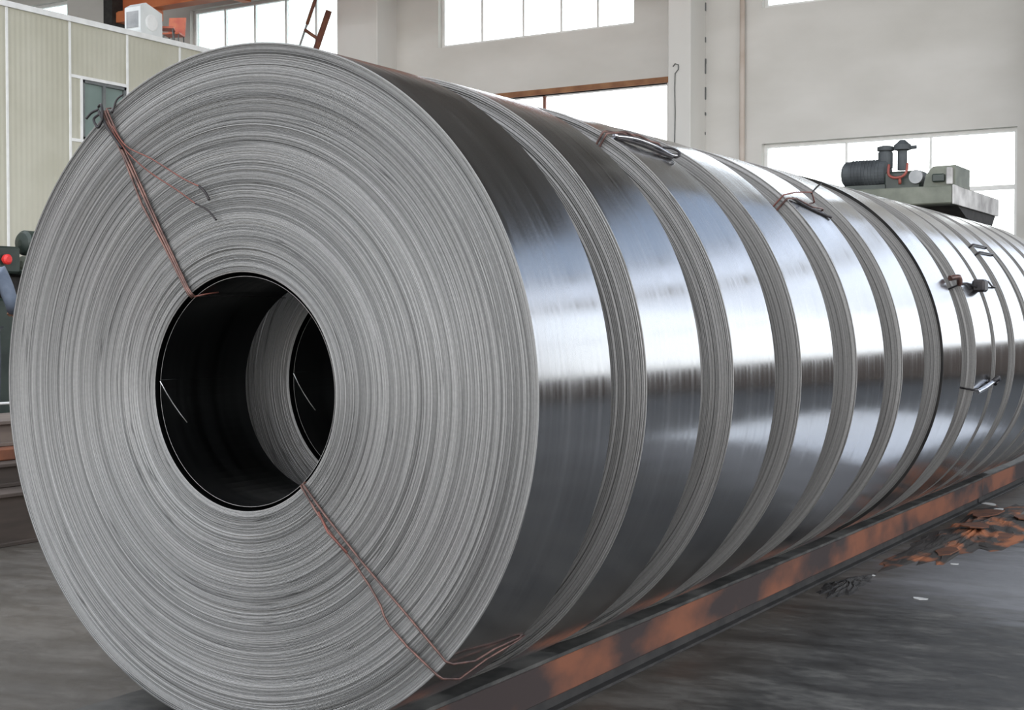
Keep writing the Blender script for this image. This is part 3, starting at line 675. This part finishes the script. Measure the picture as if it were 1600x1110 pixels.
# ------------------------------------------------------------------ debris on the floor
def heap(cx, cy, rx, ry, h, n, seed, label, mat='rust_heap'):
    r_ = random.Random(seed); mbh = MB(); N = 26; vs = []; fs = []
    ph = [r_.uniform(0, 6.28) for _ in range(5)]
    for j in range(N + 1):
        for k in range(N * 2):
            a = 2 * PI * k / (N * 2); f = j / N
            edge = 1 + .16 * math.sin(3 * a + ph[0]) + .12 * math.sin(7 * a + ph[1]) + .07 * math.sin(17 * a + ph[2]) + (r_.uniform(-.05, .05) if j == N else 0)
            z = h * (1 - f) ** .8 * (.55 + .45 * math.sin(9 * f + 4 * a + ph[3]) ** 2) + (r_.uniform(-.2, .2) * h * .5 if 0 < j < N and (j * 7 + k * 13) % 5 == 0 else 0)
            vs.append((rx * f * edge * math.cos(a), ry * f * edge * math.sin(a), max(.002, z) if j < N else 0.0))
    S = N * 2
    fs = [(j * S + k, j * S + (k + 1) % S, (j + 1) * S + (k + 1) % S, (j + 1) * S + k) for j in range(N) for k in range(S)]
    mbh.add(vs, fs); o = mbh.build('rust_debris', M[mat], None, (cx, cy, 0)); return tag(o, label, 'debris', None, 'stuff')
heap(-2.13, 9.4, .27, 1.5, .045, 0, 3, 'swept heap of orange rust and dirt beside the beam joint')
heap(-2.28, 7.15, .09, .35, .03, 0, 5, 'small dark dirt pile against the rusty beam', 'dark_gap')
r_ = random.Random(4)
flake_lab = ['orange rust flake at the near edge of the debris heap', 'orange rust flake on the floor side of the debris heap', 'large orange rust flake on the middle of the debris heap', 'brown rust flake at the far tip of the debris heap', 'long rust flake lying close to the beam joint']
for k, (x, y, s, z) in enumerate([(-2.08, 8.45, .075, .012), (-1.93, 9.2, .07, .012), (-2.12, 9.35, .10, .052), (-1.98, 10.2, .09, .012), (-2.22, 10.1, .11, .035)]):
    n = 9; P = [(s * r_.uniform(.6, 1.1) * math.cos(2 * PI * q / n), 1.9 * s * r_.uniform(.6, 1.1) * math.sin(2 * PI * q / n)) for q in range(n)]
    o = MB().prism(P, 'Z', 0, .008).build('rust_flake', M['flake'], None, (x, y, z)); o.rotation_euler = (r_.uniform(-.08, .08), r_.uniform(-.08, .08), r_.uniform(-.4, .4))
    tag(o, flake_lab[k], 'rust flake', 'rust flakes on the debris heap')
scr_lab = ['pale paper scrap on the bare floor right of the beam', 'small white scrap on the debris heap by the beam joint', 'tiny pale chip beside the small dirt pile', 'pale chip on the floor below the debris heap', 'second pale scrap at the beam joint']
for k, (x, y, s) in enumerate([(-1.86, 7.0, .032), (-2.30, 10.6, .06), (-2.25, 7.5, .018), (-1.95, 8.1, .02), (-2.18, 10.35, .045)]):
    n = 7; P = [(s * r_.uniform(.6, 1.1) * math.cos(2 * PI * q / n), 1.5 * s * r_.uniform(.6, 1.1) * math.sin(2 * PI * q / n)) for q in range(n)]
    o = MB().prism(P, 'Z', 0, .003).build('paper_scrap', M['paper'], None, (x, y, .001 if k in (0, 2, 3) else .04)); o.rotation_euler = (0, 0, r_.uniform(0, 3))
    tag(o, scr_lab[k], 'scrap', 'pale scraps on the floor')
sheet = MB().bevbox(-1.6, .25, 8.45, 11.9, .0, .004, .001).build('steel_sheet', M['strip'])
tag(sheet, 'polished steel sheet lying on the floor right of the row of coils', 'steel sheet')

# ------------------------------------------------------------------ green hydraulic unit on its raised platform
hm = empty('hydraulic_unit', (-4.65, 14.0, 0), 'grey-green machine on a raised platform in front of the lower window', 'machine')
MB().bevbox(0, 1.225, 0, 1.9, 2.56, 2.74, .012).build('platform', M['green'], hm)
MB().bevbox(1.226, 1.245, 0.0, 2.0, 2.555, 2.745, .004).build('side_plate', M['concrete_side'], hm)
MB().prism([(.25, 2.559), (1.95, 2.559), (1.75, 2.40), (.6, 2.46)], 'X', .35, 1.22).build('drip_pan', M['dark_gap'], hm)
MB().bevbox(.10, .42, .25, .65, 0, 2.559, .02).build('column', M['green'], hm)
MB().bevbox(.10, .42, 1.3, 1.7, 0, 2.559, .02).build('column', M['green'], hm)
MB().bevbox(-.02, .6, .1, 1.85, 0, .1, .02).build('base_plate', M['green_dark'], hm)
mot = MB().lathe([(.0, 0), (.10, .0), (.135, .03), (.14, .08), (.14, .46), (.12, .48), (.06, .49)], 'X', (.02, .35, 2.93), 28).build('motor', M['motor'], hm)
fn = MB()
for k in range(9): fn.lathe([(.146, 0), (.146, .012)], 'X', (.12 + k * .036, .35, 2.93), 28)
fn.build('cooling_fins', M['motor'], hm); MB().box(.05, .5, .2, .5, 2.74, 2.80).build('motor_foot', M['green_dark'], hm)
MB().lathe([(.075, 0), (.075, .16), (.06, .18), (.085, .18), (.085, .22), (.05, .23)], 'Z', (.46, .35, 2.98), 20).build('valve', M['motor'], hm)
MB().lathe([(.05, 0), (.05, .20), (.085, .21), (.085, .26), (.05, .29), (.03, .31)], 'Z', (.635, .35, 2.95), 20).build('valve', M['motor'], hm)
MB().lathe([(.02, 0), (.02, .12)], 'X', (.66, .35, 3.18), 10).build('valve_lever', M['motor'], hm)
MB().bevbox(.48, .86, .22, .5, 2.74, 2.93, .02).build('pump_block', M['green_dark'], hm)
MB().lathe([(.07, 0), (.07, .05), (.03, .06)], 'Y', (.82, .17, 2.86), 18).build('pressure_gauge', M['ladder_grey'], hm)
MB().tube(smooth_path([(.54, .2, 3.0), (.545, .17, 2.90), (.60, .16, 2.86), (.68, .16, 2.865), (.725, .17, 2.91), (.73, .2, 3.0)], 6), .014, 8).build('hose', M['hose'], hm)
MB().tube([(.66, .17, 2.86), (.665, .16, 2.79)], .016, 8).build('hose', M['hose'], hm)
MB().prism([(.90, 2.741), (.93, 2.87), (1.0, 2.95), (1.22, 2.955), (1.22, 2.75), (1.25, 2.741)], 'Y', .15, .75).build('tank', M['green'], hm)
MB().bevbox(1.14, 1.2, .1, .149, 2.76, 2.93, .01).build('tank_bracket', M['concrete_side'], hm)
MB().bevbox(1.0, 1.12, .10, .149, 2.79, 2.87, .01).build('inspection_cover', M['green_dark'], hm)

# ------------------------------------------------------------------ left background: stacked bars, press, worker
st = [(-7.50, -7.10, 0, .33, 'brown_bar', 'dark brown beam at the foot of the stack left of the coil'),
      (-7.90, -7.36, .332, .485, 'brown_bar', 'dark brown beam second from the floor in the left stack'),
      (-8.05, -7.50, .487, .565, 'orange_bar', 'orange rusty flat bar in the middle of the left stack'),
      (-8.30, -7.62, .567, .735, 'plank', 'grey-brown top beam of the left stack')]
MB2 = MB().box(-8.4, -7.52, 3.2, 9.4, 0, .331)
tag(MB2.build('stack_plinth', M['brown_bar']), 'dark plinth block behind and under the stacked beams at left', 'plinth')
for x0, x1, z0, z1, mt, lab in st:
    o = empty('stacked_beam', ((x0 + x1) / 2, 3.0, z0), lab, 'steel beam', 'beams stacked at the left edge'); hw = (x1 - x0) / 2; H = z1 - z0
    if H > .12:
        t_ = .025; MB().bevbox(-hw, hw, 0, 6.5, H - t_, H, .004).build('top_flange', M[mt], o); MB().bevbox(-hw, hw, 0, 6.5, 0, t_, .004).build('bottom_flange', M[mt], o)
        MB().box(-hw + .01, hw - .03, 0.0, 6.5, t_, H - t_).build('web', M[mt], o)
    else:
        MB().bevbox(-hw, hw, 0, 6.5, 0, H, .008).build('bar', M[mt], o)
rl = empty('guard_rail', (-8.0, 3.2, .736), 'thin white guard rail on top of the stacked beams', 'rail')
MB().tube([(0, 0, .09), (0, 6.0, .09)], .009, 8).build('rail_tube', M['white_paint'], rl)
for y in (.3, 3.0, 5.7): MB().tube([(0, y, 0), (0, y, .09)], .008, 6).build('rail_post', M['white_paint'], rl)

pr = empty('green_press', (-11.9, 8.6, 0), 'dark green machine with horizontal cylinders behind the worker at the left edge', 'machine')
MB().bevbox(-.6, .75, -1.6, 3.2, 0, 1.62, .03).build('body', M['green_dark'], pr)
MB().bevbox(-.5, .6, -1.5, 3.0, 1.62, 1.86, .03).build('top_bed', M['dark_gap'], pr)
MB().lathe([(.03, 0), (.10, .02), (.125, .05), (.125, .62), (.11, .65), (.05, .66)], 'Y', (.62, .62, 2.17), 24).build('cylinder', M['green_dark'], pr)
MB().lathe([(.03, 0), (.08, .02), (.085, .6), (.04, .62)], 'Y', (.66, .60, 1.96), 24).build('cylinder', M['green'], pr)
MB().bevbox(.45, .8, .5, 1.4, 1.85, 1.90, .01).build('saddle', M['green_dark'], pr)
MB().lathe([(.05, 0), (.15, .02), (.17, .06), (.17, .3), (.1, .33)], 'Y', (.30, 1.25, 2.28), 24).build('flywheel', M['dark_gap'], pr)
br = MB().bevbox(.35, .55, -.10, -.04, 1.86, 2.36, .01).bevbox(.35, .55, .32, .38, 1.86, 2.36, .01).bevbox(.35, .55, -.10, .38, 2.30, 2.38, .01); br.build('bracket', M['dark_gap'], pr)
MB().lathe([(.03, 0), (.03, .25)], 'Y', (.5, -.1, 2.22), 12).build('pin', M['ladder_grey'], pr)
MB().bevbox(.56, .78, -.2, .5, 1.86, 2.12, .02).build('control_box', M['green_dark'], pr)
MB().lathe([(.03, 0), (.03, .03), (.05, .03), (.05, .06), (.03, .075)], 'X', (.78, .30, 1.99), 16).build('stop_button', M['red_knob'], pr)
MB().bevbox(.76, .9, -.1, .0, .9, 1.5, .01).build('lever_post', M['green'], pr)

plat = MB().bevbox(-10.9, -9.2, 6.3, 9.3, .36, .42, .008)
for x in (-10.8, -9.3):
    for y in (6.4, 9.2): plat.box(x - .04, x + .04, y - .04, y + .04, 0, .36)
tag(plat.build('work_platform', M['brown_bar']), 'low dark work platform under the worker at the left edge', 'platform')

def person():
    px, py, pz = -9.86, 7.62, .42
    root = empty('person', (px, py, pz), 'worker in a blue-grey shirt standing at the green machine, cut by the left edge', 'person', None, None, math.radians(28))
    def skin_fig(name, J, E, mat, sub=2):
        me = bpy.data.meshes.new(name); me.from_pydata([j[0] for j in J], E, []); o = bpy.data.objects.new(name, me); COL.objects.link(o)
        sk = o.modifiers.new('skin', 'SKIN'); sk.use_smooth_shade = True; sk.use_x_symmetry = False
        for v, j in zip(me.skin_vertices[0].data, J): v.radius = (j[1], j[2] if len(j) > 2 else j[1])
        me.skin_vertices[0].data[0].use_root = True
        ss = o.modifiers.new('sub', 'SUBSURF'); ss.levels = sub; ss.render_levels = sub
        dg = bpy.context.evaluated_depsgraph_get(); ev = o.evaluated_get(dg); nm = bpy.data.meshes.new_from_object(ev)
        bpy.data.objects.remove(o); nm.name = name
        for p in nm.polygons: p.use_smooth = True
        nm.materials.clear(); return link(name, nm, mat, root)
    # body: one continuous figure, hips to feet, neck and head, arms reaching to the machine (facing +y)
    J = [((0, 0, .95), .13, .10), ((0, 0, 1.15), .12, .095), ((0, .01, 1.33), .15, .105), ((0, .02, 1.45), .075, .07), ((0, .035, 1.53), .052, .055), ((0, .055, 1.60), .072, .085), ((0, .055, 1.68), .08, .10), ((0, .045, 1.75), .055, .07),
         ((.19, .01, 1.38), .062), ((.25, .10, 1.12), .045), ((.16, .33, 1.05), .033), ((.13, .40, 1.05), .034, .022),
         ((-.19, .01, 1.38), .062), ((-.25, .08, 1.12), .045), ((-.18, .32, 1.03), .033), ((-.15, .39, 1.03), .034, .022),
         ((.10, 0, .86), .088), ((.11, .02, .48), .058), ((.115, -.01, .09), .042), ((.12, .12, .035), .036, .03),
         ((-.10, 0, .86), .088), ((-.11, .03, .48), .058), ((-.115, 0, .09), .042), ((-.12, .13, .035), .036, .03)]
    E = [(0, 1), (1, 2), (2, 3), (3, 4), (4, 5), (5, 6), (6, 7), (2, 8), (8, 9), (9, 10), (10, 11), (2, 12), (12, 13), (13, 14), (14, 15), (0, 16), (16, 17), (17, 18), (18, 19), (0, 20), (20, 21), (21, 22), (22, 23)]
    skin_fig('body', J, E, M['skin'])
    # shirt and trousers follow the same joints a little larger
    g_ = .014
    S = [((0, 0, .90), .145, .115), ((0, 0, 1.12), .135, .11), ((0, .01, 1.33), .165, .12), ((0, .02, 1.455), .085, .085), ((.195, .01, 1.385), .078), ((.255, .10, 1.12), .06), ((.175, .29, 1.06), .048), ((-.195, .01, 1.385), .078), ((-.255, .08, 1.12), .06), ((-.19, .28, 1.04), .048)]
    skin_fig('shirt', S, [(0, 1), (1, 2), (2, 3), (2, 4), (4, 5), (5, 6), (2, 7), (7, 8), (8, 9)], M['cloth'])
    T = [((0, 0, .95), .142, .112), ((.10, 0, .84), .104), ((.11, .02, .48), .078), ((.115, -.01, .10), .068), ((-.10, 0, .84), .104), ((-.11, .03, .48), .078), ((-.115, 0, .10), .068)]
    skin_fig('trousers', T, [(0, 1), (1, 2), (2, 3), (0, 4), (4, 5), (5, 6)], M['trouser'])
    hm_ = skin_fig('hair', [((0, .02, 1.66), .082, .075), ((0, .025, 1.73), .088, .088), ((0, .04, 1.785), .05, .06)], [(0, 1), (1, 2)], M['hair'])
    for s in (-1, 1):
        MB().lathe([(.0, 0), (.009, .003), (.009, .006), (.0, .009)], 'Y', (s * .03, .143, 1.665), 10).build('eye', M['hair'], root)
        MB().lathe([(.008, 0), (.018, .006), (.02, .014), (.008, .02)], 'X', (s * .082 - .01, .05, 1.65), 10).build('ear', M['skin'], root)
        MB().bevbox(s * .12 - .045, s * .12 + .045, -.07, .20, 0, .075, .02).build('shoe', M['hair'], root)
    MB().prism([(.128, 1.67), (.165, 1.632), (.13, 1.625)], 'X', -.012, .012).build('nose', M['skin'], root)
    MB().bevbox(-.022, .022, .135, .143, 1.598, 1.606, .002).build('mouth', M['seat'], root)
    for s in (-1, 1):
        hx, hz, hy = (.13, 1.05, .40) if s == 1 else (-.15, 1.03, .39)
        for k in range(4):
            x = hx + (k - 1.5) * .018; L = (.07, .08, .075, .058)[k]
            MB().tube(smooth_path([(x, hy + .02, hz), (x, hy + .03 + L * .5, hz - .004), (x, hy + .03 + L * .85, hz - .022), (x, hy + .02 + L * .9, hz - .04)], 3), [.0095] * 9 + [.007], 7).build('finger', M['skin'], root)
        MB().tube(smooth_path([(hx - s * .028, hy - .01, hz), (hx - s * .052, hy + .03, hz - .012), (hx - s * .048, hy + .06, hz - .025)], 3), .0105, 7).build('thumb', M['skin'], root)
person()
